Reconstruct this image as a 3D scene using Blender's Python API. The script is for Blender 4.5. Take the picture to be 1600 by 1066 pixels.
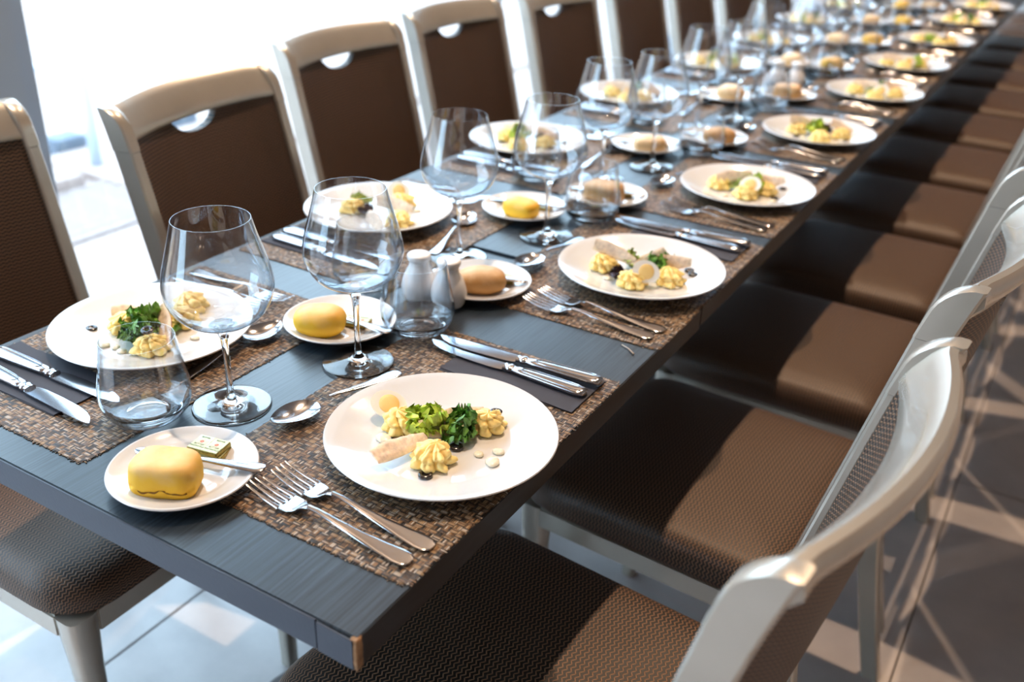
import bpy, bmesh, math, random
from mathutils import Vector, Matrix, noise
R_ = math.radians
for o in list(bpy.data.objects): bpy.data.objects.remove(o)
S = bpy.context.scene
COL = S.collection
# ------------------------------------------------------------------ camera
cam = bpy.data.cameras.new('camera'); cam.sensor_width = 36; cam.lens = 1520.2/1600*36
cam.clip_start = .02; cam.clip_end = 200
cam.dof.use_dof = True; cam.dof.focus_distance = 1.10; cam.dof.aperture_fstop = 3.4
camo = bpy.data.objects.new('camera', cam); COL.objects.link(camo)
M = Matrix(((0.856211, -0.260698, 0.446025), (0.515614, 0.377221, -0.769316), (0.032309, 0.888674, 0.4574)))
camo.matrix_world = Matrix.Translation((.4147, -.4715, 1.3566)) @ M.to_4x4()
S.camera = camo
# ------------------------------------------------------------------ light
w = bpy.data.worlds.new('sky'); S.world = w; w.use_nodes = True
bg = w.node_tree.nodes['Background']; bg.inputs[0].default_value = (.58, .81, 1, 1); bg.inputs[1].default_value = 10.5
def area(name, loc, rot, size, power, col, shape='DISK', sy=None, spread=180):
    l = bpy.data.lights.new(name, 'AREA'); l.shape = shape; l.size = size
    if sy: l.size_y = sy
    l.energy = power; l.color = col; l.spread = R_(spread)
    o = bpy.data.objects.new(name, l); o.location = loc; o.rotation_euler = rot; COL.objects.link(o); return o
for i, (x, y, e) in enumerate([(-.85, 1.45, 1), (-.85, 5.2, 1), (-.85, -2.2, .25)]):
    area('ceiling_spotlight', (x, y, 6.26), (0, 0, 0), .12, 150*e, (1, .70, .47), spread=130)
S.view_settings.view_transform = 'Standard'; S.view_settings.look = 'None'
S.view_settings.gamma = 1; S.view_settings.use_curve_mapping = False
S.view_settings.exposure = -.06
S.cycles.use_denoising = True
S.cycles.max_bounces = 12; S.cycles.transparent_max_bounces = 32
S.cycles.diffuse_bounces = 4; S.cycles.glossy_bounces = 5; S.cycles.transmission_bounces = 12
S.cycles.caustics_refractive = False; S.cycles.caustics_reflective = False
S.cycles.sample_clamp_indirect = 6
# ------------------------------------------------------------------ helpers
Z0 = .75
def new(name, me, parent=None, loc=None, rot=None):
    o = bpy.data.objects.new(name, me); COL.objects.link(o)
    if parent: o.parent = parent
    if loc: o.location = loc
    if rot: o.rotation_euler = rot
    return o
def tag(o, label=None, cat=None, group=None, kind=None):
    if label: o['label'] = label
    if cat: o['category'] = cat
    if group: o['group'] = group
    if kind: o['kind'] = kind
    return o
def mesh(name, vs, fs, m=None, smooth=True, uvs=None, ms=None, mi=None):
    me = bpy.data.meshes.new(name); me.from_pydata([tuple(v) for v in vs], [], fs)
    if m: me.materials.append(m)
    for x in (ms or []): me.materials.append(x)
    if smooth: me.polygons.foreach_set('use_smooth', [True]*len(me.polygons))
    if mi: me.polygons.foreach_set('material_index', mi)
    if uvs:
        uv = me.uv_layers.new(name='UVMap')
        for l in me.loops: uv.data[l.index].uv = uvs[l.vertex_index]
    me.update(); return me
def cat(*parts):
    vs = []; fs = []
    for v, f in parts:
        n = len(vs); vs += list(v); fs += [tuple(i+n for i in q) for q in f]
    return vs, fs
def lathe(prof, n=40, close=True):
    vs = []; fs = []
    for (r, z) in prof:
        for k in range(n):
            a = 2*math.pi*k/n; vs.append((r*math.cos(a), r*math.sin(a), z))
    for i in range(len(prof)-1):
        for k in range(n):
            k2 = (k+1) % n; fs.append((i*n+k, i*n+k2, (i+1)*n+k2, (i+1)*n+k))
    if close:
        fs.append(tuple(range(n))[::-1]); m = (len(prof)-1)*n; fs.append(tuple(m+k for k in range(n)))
    return vs, fs
def box(a, b, bev=0):
    (x0, y0, z0), (x1, y1, z1) = a, b
    bm = bmesh.new(); bmesh.ops.create_cube(bm, size=1)
    for v in bm.verts:
        v.co = Vector(((x0+x1)/2+v.co.x*(x1-x0), (y0+y1)/2+v.co.y*(y1-y0), (z0+z1)/2+v.co.z*(z1-z0)))
    if bev: bmesh.ops.bevel(bm, geom=bm.edges[:], offset=bev, segments=2, affect='EDGES')
    vs = [v.co.copy() for v in bm.verts]; bm.verts.index_update()
    fs = [tuple(v.index for v in f.verts) for f in bm.faces]; bm.free(); return vs, fs
def loft(rings, caps=True, closed=False):
    n = len(rings[0]); vs = [p for r in rings for p in r]; fs = []
    N = len(rings)
    for i in range(N if closed else N-1):
        j = (i+1) % N
        for k in range(n):
            k2 = (k+1) % n; fs.append((i*n+k, j*n+k, j*n+k2, i*n+k2))
    if caps and not closed:
        fs.append(tuple(range(n))); fs.append(tuple((N-1)*n+k for k in range(n))[::-1])
    return vs, fs
def rrect(w, d, r, seg=3):
    pts = []
    for cx, cy, a0 in ((w/2-r, d/2-r, 0), (-w/2+r, d/2-r, 90), (-w/2+r, -d/2+r, 180), (w/2-r, -d/2+r, 270)):
        for k in range(seg+1):
            a = R_(a0+90*k/seg); pts.append((cx+r*math.cos(a), cy+r*math.sin(a)))
    return pts
def rigid(vf, loc=(0, 0, 0), rz=0, m=None):
    T = Matrix.Translation(loc) @ Matrix.Rotation(rz, 4, 'Z')
    if m is not None: T = T @ m
    return [T @ Vector(v) for v in vf[0]], vf[1]
def dup(o, loc=None, rz=None, parent=None, label=None, group=None, rot=None):
    c = o.copy(); COL.objects.link(c)
    if parent: c.parent = parent
    if loc is not None: c.location = loc
    if rz is not None: c.rotation_euler = (o.rotation_euler[0], o.rotation_euler[1], rz)
    if rot is not None: c.rotation_euler = rot
    if label: c['label'] = label
    if group: c['group'] = group
    for ch in list(o.children): dup(ch, parent=c)
    return c
def put(store, key, make, loc, rz, label, category, group, rot=None):
    """first call uses the thing itself, later ones a copy of it and of its parts"""
    if key not in store:
        o = make(); store[key] = o
    else: o = dup(store[key])
    o.location = loc; o.rotation_euler = rot if rot else (0, 0, rz)
    tag(o, label, category, group); return o
ST = {}
# ------------------------------------------------------------------ materials
def mat(name): 
    m = bpy.data.materials.new(name); m.use_nodes = True
    return m, m.node_tree.nodes, m.node_tree.links, m.node_tree.nodes['Principled BSDF']
def simple(name, col, rough=.5, metal=0, spec=.5, coat=0, sss=0, noise_s=0, noise_a=.1, bump=0, bs=200):
    m, N, L, P = mat(name)
    P.inputs['Base Color'].default_value = (*col, 1); P.inputs['Roughness'].default_value = rough
    P.inputs['Metallic'].default_value = metal; P.inputs['Specular IOR Level'].default_value = spec
    P.inputs['Coat Weight'].default_value = coat
    if sss:
        P.inputs['Subsurface Weight'].default_value = sss; P.inputs['Subsurface Radius'].default_value = (.006, .004, .002)
        P.inputs['Subsurface Scale'].default_value = 1
    if noise_s or bump:
        tc = N.new('ShaderNodeTexCoord')
    if noise_s:
        n = N.new('ShaderNodeTexNoise'); n.inputs['Scale'].default_value = noise_s; n.inputs['Detail'].default_value = 6
        L.new(tc.outputs['Object'], n.inputs['Vector'])
        r = N.new('ShaderNodeValToRGB'); r.color_ramp.elements[0].position = .3; r.color_ramp.elements[1].position = .7
        r.color_ramp.elements[0].color = (*[c*(1-noise_a) for c in col], 1); r.color_ramp.elements[1].color = (*[min(1, c*(1+noise_a)) for c in col], 1)
        L.new(n.outputs['Fac'], r.inputs['Fac']); L.new(r.outputs['Color'], P.inputs['Base Color'])
    if bump:
        n = N.new('ShaderNodeTexNoise'); n.inputs['Scale'].default_value = bs; n.inputs['Detail'].default_value = 4
        L.new(tc.outputs['Object'], n.inputs['Vector'])
        b = N.new('ShaderNodeBump'); b.inputs['Strength'].default_value = bump; b.inputs['Distance'].default_value = .001
        L.new(n.outputs['Fac'], b.inputs['Height']); L.new(b.outputs['Normal'], P.inputs['Normal'])
    return m
class G:
    """tiny node maths"""
    def __init__(s, N, L): s.N = N; s.L = L
    def m(s, op, a, b=None, c=None):
        n = s.N.new('ShaderNodeMath'); n.operation = op
        for i, x in enumerate((a, b, c)):
            if x is None: continue
            if isinstance(x, (int, float)): n.inputs[i].default_value = x
            else: s.L.new(x, n.inputs[i])
        return n.outputs[0]
    def mix(s, f, a, b):
        n = s.N.new('ShaderNodeMix'); n.data_type = 'RGBA'
        if isinstance(f, (int, float)): n.inputs[0].default_value = f
        else: s.L.new(f, n.inputs[0])
        for i, x in ((6, a), (7, b)):
            if isinstance(x, tuple): n.inputs[i].default_value = (*x, 1)
            else: s.L.new(x, n.inputs[i])
        return n.outputs[2]
def table_mat():
    m, N, L, P = mat('dark_laminate'); g = G(N, L)
    tc = N.new('ShaderNodeTexCoord'); mp = N.new('ShaderNodeMapping'); mp.inputs['Scale'].default_value = (300, 7, 40)
    L.new(tc.outputs['Object'], mp.inputs[0])
    n = N.new('ShaderNodeTexNoise'); n.inputs['Scale'].default_value = 1; n.inputs['Detail'].default_value = 3; n.inputs['Distortion'].default_value = .25
    L.new(mp.outputs[0], n.inputs['Vector'])
    r = N.new('ShaderNodeValToRGB'); r.color_ramp.elements[0].position = .38; r.color_ramp.elements[1].position = .62
    r.color_ramp.elements[0].color = (.008, .014, .021, 1); r.color_ramp.elements[1].color = (.024, .038, .052, 1)
    L.new(n.outputs['Fac'], r.inputs['Fac']); L.new(r.outputs['Color'], P.inputs['Base Color'])
    P.inputs['Roughness'].default_value = .31; P.inputs['Specular IOR Level'].default_value = .5
    b = N.new('ShaderNodeBump'); b.inputs['Strength'].default_value = .30; b.inputs['Distance'].default_value = .0006
    L.new(n.outputs['Fac'], b.inputs['Height']); L.new(b.outputs['Normal'], P.inputs['Normal'])
    return m
def weave_mat():
    m, N, L, P = mat('woven_vinyl'); g = G(N, L)
    tc = N.new('ShaderNodeTexCoord'); sp = N.new('ShaderNodeSeparateXYZ'); L.new(tc.outputs['Object'], sp.inputs[0])
    s = .0074; u = g.m('DIVIDE', sp.outputs[0], s*1.15); v = g.m('DIVIDE', sp.outputs[1], s*.85)
    iu = g.m('FLOOR', u); iv = g.m('FLOOR', v); par = g.m('MODULO', g.m('ABSOLUTE', g.m('ADD', iu, iv)), 2)
    fu = g.m('FRACT', u); fv = g.m('FRACT', v)
    def pick(a, b): return g.m('ADD', g.m('MULTIPLY', par, a), g.m('MULTIPLY', g.m('SUBTRACT', 1, par), b))
    line = pick(g.m('MULTIPLY', fu, 4), g.m('MULTIPLY', fv, 4)); li = g.m('FLOOR', line); lf = g.m('FRACT', line)
    along = pick(fv, fu)
    # every filament keeps its colour along its own strip
    key = pick(g.m('ADD', g.m('MULTIPLY', iu, 4), li), g.m('ADD', g.m('MULTIPLY', iv, 4), g.m('ADD', li, 733)))
    cb = N.new('ShaderNodeCombineXYZ'); L.new(key, cb.inputs[0]); L.new(pick(iv, iu), cb.inputs[1])
    wn = N.new('ShaderNodeTexWhiteNoise'); L.new(cb.outputs[0], wn.inputs[0])
    r = N.new('ShaderNodeValToRGB'); cr = r.color_ramp; cr.interpolation = 'CONSTANT'
    cols = [(0, (.020, .015, .012)), (.13, (.10, .055, .028)), (.30, (.27, .15, .07)), (.50, (.40, .26, .14)), (.70, (.15, .085, .042)), (.80, (.50, .41, .32)), (.93, (.045, .036, .030))]
    cr.elements[0].position = 0; cr.elements[0].color = (*cols[0][1], 1); cr.elements[1].position = cols[1][0]; cr.elements[1].color = (*cols[1][1], 1)
    for p_, c in cols[2:]: e = cr.elements.new(p_); e.color = (*c, 1)
    L.new(wn.outputs['Value'], r.inputs['Fac'])
    def hump(x, k): # 1 in the middle, 0 at the ends
        return g.m('POWER', g.m('MAXIMUM', g.m('SUBTRACT', 1, g.m('ABSOLUTE', g.m('SUBTRACT', g.m('MULTIPLY', x, 2), 1))), 0.0001), k)
    h = g.m('MULTIPLY', hump(along, .35), hump(lf, .5))
    ac = pick(fu, fv); h = g.m('MULTIPLY', h, hump(ac, .40))
    dark = g.m('MINIMUM', g.m('MULTIPLY', h, 2.0), 1)
    col = g.mix(dark, (.008, .006, .005), r.outputs['Color'])
    L.new(col, P.inputs['Base Color']); P.inputs['Roughness'].default_value = .42; P.inputs['Specular IOR Level'].default_value = .45
    b = N.new('ShaderNodeBump'); b.inputs['Strength'].default_value = .9; b.inputs['Distance'].default_value = .0012
    L.new(h, b.inputs['Height']); L.new(b.outputs['Normal'], P.inputs['Normal'])
    return m
def fabric_mat():
    m, N, L, P = mat('herringbone_fabric'); g = G(N, L)
    tc = N.new('ShaderNodeTexCoord'); sp = N.new('ShaderNodeSeparateXYZ'); L.new(tc.outputs['UV'], sp.inputs[0])
    wd = .0050; pt = .0060
    u = g.m('DIVIDE', sp.outputs[0], wd); iu = g.m('FLOOR', u); fu = g.m('FRACT', u); par = g.m('MODULO', g.m('ABSOLUTE', iu), 2)
    tri = g.m('ADD', g.m('MULTIPLY', par, fu), g.m('MULTIPLY', g.m('SUBTRACT', 1, par), g.m('SUBTRACT', 1, fu)))
    t = g.m('ADD', g.m('DIVIDE', sp.outputs[1], pt), g.m('MULTIPLY', tri, .62)); ft = g.m('FRACT', t)
    th = g.m('SUBTRACT', 1, g.m('MULTIPLY', g.m('ABSOLUTE', g.m('SUBTRACT', ft, .5)), 2)) # 0..1 peak
    k = g.m('SMOOTH_MIN', g.m('MAXIMUM', g.m('MULTIPLY', g.m('SUBTRACT', th, .60), 5), 0), 1, .1)
    edge = g.m('MINIMUM', g.m('MULTIPLY', g.m('SUBTRACT', .5, g.m('ABSOLUTE', g.m('SUBTRACT', fu, .5))), 9), 1)
    k = g.m('MULTIPLY', k, edge)
    n = N.new('ShaderNodeTexNoise'); n.inputs['Scale'].default_value = 900; L.new(tc.outputs['UV'], n.inputs['Vector'])
    kk = g.m('MULTIPLY', k, g.m('ADD', .55, n.outputs['Fac']))
    col = g.mix(kk, (.0065, .0055, .0045), (.235, .122, .062))
    L.new(col, P.inputs['Base Color']); P.inputs['Roughness'].default_value = .50; P.inputs['Specular IOR Level'].default_value = .5
    b = N.new('ShaderNodeBump'); b.inputs['Strength'].default_value = .55; b.inputs['Distance'].default_value = .0008
    L.new(k, b.inputs['Height']); L.new(b.outputs['Normal'], P.inputs['Normal'])
    return m
def clear_mat():
    m, N, L, P = mat('clear_thin_glass'); N.remove(P)
    out = [x for x in N if x.type == 'OUTPUT_MATERIAL'][0]
    t = N.new('ShaderNodeBsdfTransparent'); t.inputs[0].default_value = (.965, .972, .98, 1)
    gl = N.new('ShaderNodeBsdfGlossy'); gl.inputs['Roughness'].default_value = .0; gl.inputs[0].default_value = (1, 1, 1, 1)
    g = G(N, L); ge = N.new('ShaderNodeNewGeometry'); dt = N.new('ShaderNodeVectorMath'); dt.operation = 'DOT_PRODUCT'
    L.new(ge.outputs['Normal'], dt.inputs[0]); L.new(ge.outputs['Incoming'], dt.inputs[1])
    fr = g.m('ADD', .055, g.m('MULTIPLY', .96, g.m('POWER', g.m('SUBTRACT', 1, g.m('ABSOLUTE', dt.outputs['Value'])), 5)))
    ed = g.m('POWER', g.m('SUBTRACT', 1, g.m('ABSOLUTE', dt.outputs['Value'])), 3)
    L.new(g.mix(ed, (.970, .976, .984), (.50, .57, .62)), t.inputs[0])
    mx = N.new('ShaderNodeMixShader'); L.new(fr, mx.inputs[0]); L.new(t.outputs[0], mx.inputs[1]); L.new(gl.outputs[0], mx.inputs[2])
    L.new(mx.outputs[0], out.inputs['Surface']); return m
def solid_glass():
    m, N, L, P = mat('solid_glass')
    P.inputs['Base Color'].default_value = (1, 1, 1, 1); P.inputs['Transmission Weight'].default_value = 1
    P.inputs['Roughness'].default_value = 0; P.inputs['IOR'].default_value = 1.5; return m
def concrete(name, c1, c2, rough, sc=3, spec=.5):
    m, N, L, P = mat(name); tc = N.new('ShaderNodeTexCoord')
    n = N.new('ShaderNodeTexNoise'); n.inputs['Scale'].default_value = sc; n.inputs['Detail'].default_value = 8; n.inputs['Roughness'].default_value = .6
    L.new(tc.outputs['Object'], n.inputs['Vector'])
    r = N.new('ShaderNodeValToRGB'); r.color_ramp.elements[0].position = .3; r.color_ramp.elements[1].position = .7
    r.color_ramp.elements[0].color = (*c1, 1); r.color_ramp.elements[1].color = (*c2, 1)
    L.new(n.outputs['Fac'], r.inputs['Fac']); L.new(r.outputs['Color'], P.inputs['Base Color']); P.inputs['Roughness'].default_value = rough
    P.inputs['Specular IOR Level'].default_value = spec
    return m
def bread_mat(name, top, side):
    m, N, L, P = mat(name); g = G(N, L); tc = N.new('ShaderNodeTexCoord')
    sp = N.new('ShaderNodeSeparateXYZ'); L.new(tc.outputs['Object'], sp.inputs[0])
    n = N.new('ShaderNodeTexNoise'); n.inputs['Scale'].default_value = 45; n.inputs['Detail'].default_value = 6; L.new(tc.outputs['Object'], n.inputs['Vector'])
    f = g.m('MINIMUM', g.m('MAXIMUM', g.m('ADD', g.m('MULTIPLY', g.m('SUBTRACT', sp.outputs[2], .022), 55), g.m('MULTIPLY', g.m('SUBTRACT', n.outputs['Fac'], .5), 1.6)), 0), 1)
    L.new(g.mix(f, side, top), P.inputs['Base Color']); P.inputs['Roughness'].default_value = .6
    n2 = N.new('ShaderNodeTexNoise'); n2.inputs['Scale'].default_value = 350; n2.inputs['Detail'].default_value = 5; L.new(tc.outputs['Object'], n2.inputs['Vector'])
    b = N.new('ShaderNodeBump'); b.inputs['Strength'].default_value = .25; b.inputs['Distance'].default_value = .001
    L.new(n2.outputs['Fac'], b.inputs['Height']); L.new(b.outputs['Normal'], P.inputs['Normal'])
    return m
MT = table_mat(); MW = weave_mat(); MF = fabric_mat(); MC = clear_mat(); MG = solid_glass()
MEDGE = simple('dark_edge_band', (.032, .046, .072), .42, bump=.15, bs=300)
MCHIP = simple('bare_chipboard', (.30, .17, .085), .8, noise_s=120, noise_a=.5, bump=.8, bs=500)
MFR = simple('champagne_metal', (.50, .47, .41), .27, metal=.55, spec=.5, coat=.3, noise_s=14, noise_a=.05)
MPOR = simple('white_porcelain', (.68, .695, .71), .10, spec=.6, coat=.4)
MSH = simple('matte_porcelain', (.82, .82, .83), .22, spec=.5)
MST = simple('polished_steel', (.50, .505, .53), .14, metal=1)
MNAP = simple('charcoal_paper_napkin', (.032, .034, .048), .75, bump=.25, bs=900)
MDK = simple('black_steel', (.02, .022, .026), .35, metal=.2)
MPOT = simple('yellow_potato', (.92, .71, .27), .42, sss=.15, noise_s=120, noise_a=.12, bump=.25, bs=500)
MEGG = simple('egg_white', (.86, .84, .78), .28, sss=.15); MYOLK = simple('egg_yolk', (.86, .60, .22), .5, bump=.3, bs=500)
MCHK = simple('chicken', (.80, .66, .53), .5, sss=.1, noise_s=160, noise_a=.22, bump=.5, bs=300)
MSKIN = simple('chicken_edge', (.42, .22, .10), .55, noise_s=200, noise_a=.4)
MOLV = simple('black_olive', (.012, .009, .010), .16, spec=.7)
MSAU = simple('cream_sauce', (.74, .70, .55), .25, sss=.1, noise_s=400, noise_a=.12)
MLET = simple('bright_lettuce', (.50, .76, .09), .4, sss=0, noise_s=70, noise_a=.6)
MROC = simple('fresh_green_leaf', (.17, .36, .05), .4, noise_s=90, noise_a=.7)
MKAL = simple('dark_curly_leaf', (.12, .29, .05), .45, noise_s=110, noise_a=.8)
MPUR = simple('purple_leaf', (.035, .010, .018), .4, noise_s=110, noise_a=.7)
MPAL = simple('pale_lettuce', (.45, .55, .16), .4, noise_s=70, noise_a=.35)
MYEL = bread_mat('yellow_bread', (.80, .54, .24), (.80, .46, .02))
MTAN = bread_mat('tan_bread', (.72, .52, .33), (.50, .27, .09))
MPALB = bread_mat('pale_bread', (.78, .64, .47), (.60, .40, .20))
MCRACK = simple('bread_crack', (.20, .08, .01), .8)
MBUT = simple('butter_wrap', (.50, .50, .26), .3, metal=.25, noise_s=200, noise_a=.2)
MBUTS = simple('butter_wrap_side', (.36, .28, .06), .32, metal=.55, noise_s=500, noise_a=.4)
MPRT = simple('butter_label', (.60, .62, .40), .4); MINK = simple('dark_green_ink', (.05, .09, .03), .5); MRED = simple('red_ink', (.65, .12, .06), .5)
MWALL = simple('warm_plaster', (.42, .38, .35), .6); MCEIL = simple('pale_ceiling', (.42, .41, .40), .8)
MTILE = concrete('grey_stone_tile', (.33, .31, .31), (.46, .43, .42), .38, 4, spec=.5)
MGROUT = simple('dark_grout', (.05, .048, .046), .9)
MWFR = simple('grey_blue_aluminium', (.40, .52, .66), .45)
MOUT = concrete('pale_concrete', (.36, .275, .245), (.385, .29, .255), .8, 1.2); MDECK = simple('weathered_deck', (.28, .215, .195), .8, noise_s=12, noise_a=.12)
MRAIL = simple('painted_steel_rail', (.62, .65, .74), .4); MPOST = simple('blue_grey_post', (.38, .45, .56), .4)
MLAMP = simple('step_lamp', (.10, .13, .17), .4)
# ------------------------------------------------------------------ setting
XW = -1.78
def struct(name, vf, m, parent=None, label=None, smooth=False):
    o = new(name, mesh(name, *vf, m, smooth), parent)
    if not parent: o['kind'] = 'structure'
    if label: o['label'] = label
    return o
floor = struct('floor', box((XW-.1, -3.2, -.12), (3.4, 12.2, -.012)), MGROUT, label='grey stone tiled floor under the tables')
tm = mesh('tile', *box((.0015, .0015, -.012), (1.2285, 1.2285, 0), .0015), MTILE, False)
tn = 0
for i in range(-2, 3):
    for j in range(-4, 9):
        x0 = .375+(i-.0)*1.23; y0 = 1.79+j*1.23
        if x0 > 3.2 or x0+1.23 < XW-.1: continue
        xa, xb = max(x0, XW-.05), min(x0+1.23, 3.4)
        if xb-xa > 1.2: new('tile', tm, floor, (x0, y0, 0))
        elif xb-xa > .1: new('tile', mesh('tile', *box((xa, y0+.0015, -.012), (xb-.0015, y0+1.2285, 0), .0015), MTILE, False), floor)
struct('ceiling', box((XW-.1, -3.2, 6.3), (3.4, 12.2, 6.4)), MCEIL)
struct('wall_right', box((3.2, -3.2, 0), (3.3, 12.2, 6.3)), MWALL)
struct('wall_back', box((XW-.1, -3.2, 0), (3.2, -3.1, 6.3)), MWALL)
struct('wall_front', box((XW-.1, 12.1, 0), (3.2, 12.2, 6.3)), MWALL)
win_head = struct('wall_left', box((XW-.09, -3.1, 2.7), (XW+.01, 12.1, 6.3)), MWALL)
win = struct('window_1', cat(box((XW-.09, -3.1, -.02), (XW+.01, 12.1, .05), .004), box((XW-.09, -3.1, 2.6), (XW+.01, 12.1, 2.7), .004)), MWFR, label='floor-to-ceiling window front behind the left chairs')
edges = [-3.1, -.55, .97-.17, 3.1, 5.2, 7.3, 9.4, 11.9]
for k, y in enumerate(edges):
    wd = .17 if k == 2 else .05
    if k == 2: new('mullion', mesh('mullion', *cat(box((XW-.10, y, .05), (XW+.02, y+wd, 2.6), .004), box((XW+.02, y, .05), (XW+.10, y+.085, 2.6), .004)), MWFR, False), win)
    else: new('mullion', mesh('mullion', *box((XW-.08, y, .05), (XW-.01, y+wd, 2.6), .003), MWFR, False), win)
for k in range(len(edges)-1):
    y0 = edges[k]+(.17 if k == 2 else .05); new('pane', mesh('pane', *box((XW-.045, y0, .05), (XW-.037, edges[k+1], 2.6)), MC, False), win)
# outside, one storey lower
GZ = -1.40
gr = struct('ground', box((-40, -25, GZ-.2), (XW-.12, 60, GZ)), MOUT, label='pale concrete terrace below the window')
st = struct('stairs', box((-7.35, -6, GZ), (-6.75, 4.55, GZ+.12), .01), MOUT, label='white concrete landing beside the railing')
st2 = struct('landing', box((-7.6, 4.7, GZ), (-6.3, 12, GZ+.06), .01), MOUT, label='second white landing beyond the railing')
deck = tag(new('deck', None), 'ribbed timber decking strip outside the window', 'decking')
pm = mesh('plank', *box((-.055, 0, 0), (.055, 5.6, .03), .006), MDECK, False)
for k in range(8): new('plank', pm, deck, (-6.68+k*.13, -.9, GZ))
out = struct('wall_outside', box((-26, -25, GZ), (-25.7, 60, 9)), MOUT, label='bright white building across the terrace')
struct('wall_outside_return', box((-25.7, 22, GZ), (-14, 22.3, 9)), MOUT, label='bright side wall across the terrace')
for q, (x, y) in enumerate([(-7.75, 5.1), (-7.6, 6.3)]):
    lo = tag(new('step_light', mesh('step_light', *box((-.14, -.17, 0), (.14, .17, .16), .015), MLAMP, False), None, (x, y, GZ)),
             ['small dark ground lamp beside the outdoor railing', 'second dark ground lamp behind the white landing'][q], 'lamp')
def tube(pts, r, n=8):
    rings = []
    for i, p_ in enumerate(pts):
        a = Vector(pts[max(i-1, 0)]); b = Vector(pts[min(i+1, len(pts)-1)]); t = (b-a).normalized()
        up = Vector((0, 0, 1)) if abs(t.z) < .9 else Vector((1, 0, 0)); s = t.cross(up).normalized(); q = s.cross(t)
        rr = r[i] if isinstance(r, (list, tuple)) else r
        rings.append([Vector(p_)+(s*math.cos(2*math.pi*k/n)+q*math.sin(2*math.pi*k/n))*rr for k in range(n)])
    return loft(rings)
ra = tag(new('railing', None), 'pale metal railing with curved top bar outside', 'railing')
rz = GZ+.98
new('top_bar', mesh('top_bar', *tube([(-7.05, -6, rz), (-7.05, 4.75, rz), (-7.08, 4.95, rz-.01), (-7.2, 5.1, rz-.05), (-7.6, 5.3, rz-.1), (-9, 5.8, rz-.15)], .035), MRAIL), ra)
for y in (4.9, 2.4, -.1, -2.6): new('post', mesh('post', *tube([(-7.05, y, GZ), (-7.05, y, rz-.12)], .055), MPOST), ra)
# ------------------------------------------------------------------ tables
TW = .722
def table(y0, y1, z, first=False, label='', ped=None):
    t = new('dining_table', None, None, (-TW/2, y0, 0)); tag(t, label, 'table', 'dining tables joined into one long row')
    L_ = y1-y0; h = TW/2; g = .0006
    top = new('table_top', mesh('table_top', *box((-h, g, z-.036), (h, L_-g, z), .0012), MT, False), t)
    if first: # chipped near corner
        new('edge_band', mesh('edge_band', *box((-h+.001, -.0012, z-.0355), (h-.046, g+.001, z-.0012), .0004), MEDGE, False), t)
        new('loose_edge_band', mesh('loose_edge_band', *rigid(box((0, -.0012, -.0355), (.0415, .001, -.0022), .0004), (h-.0445, -.0006, z), R_(-1.6)), MEDGE, False), t)['label'] = 'cracked piece of edging at the corner'
        c = box((h-.006, -.0022, z-.035), (h+.0006, .006, z-.0008)); vs = []
        bm = bmesh.new(); me = mesh('chipped_corner', *c); bm.from_mesh(me); bmesh.ops.subdivide_edges(bm, edges=bm.edges[:], cuts=5, use_grid_fill=True)
        for v in bm.verts: v.co += Vector((noise.noise(v.co*400), noise.noise(v.co*400+Vector((9, 0, 0))), noise.noise(v.co*350)))*.0011
        bm.to_mesh(me); me.materials.append(MCHIP); o = new('chipped_corner', me, t); o['label'] = 'bare brown chipboard at the knocked corner'
    px = 0; py = (L_/2 if ped is None else ped-y0)
    new('pedestal', mesh('pedestal', *cat(box((px-.04, py-.04, .02), (px+.04, py+.04, z-.05), .004), box((px-.16, py-.14, z-.05), (px+.16, py+.14, z-.036), .003)), MDK, False), t)
    br = .172 if first else .165; b = lathe([(.0, .0), (br-.003, 0), (br, .006), (br-.008, .014), (.09, .026), (.05, .05), (0, .05)], 48, False)
    new('base_plate', mesh('base_plate', *rigid(b, (px-(.04 if first else 0), py-(.02 if first else 0), 0)), MDK, True), t)
    return t
SH = .004
table(0, .801, Z0, True, 'nearest dark laminate table with a chipped front corner', ped=.42)
Yt = [.802, 2.05, 3.30, 4.55, 5.80]
nm = ['second', 'third', 'fourth', 'fifth']
for k in range(4): table(Yt[k], Yt[k+1]-.001, Z0+SH, False, f'{nm[k]} dark laminate table from the near end of the row', ped=(1.5 if k == 0 else None))
def zt(y): return Z0+(SH if y > .80 else 0)
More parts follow.
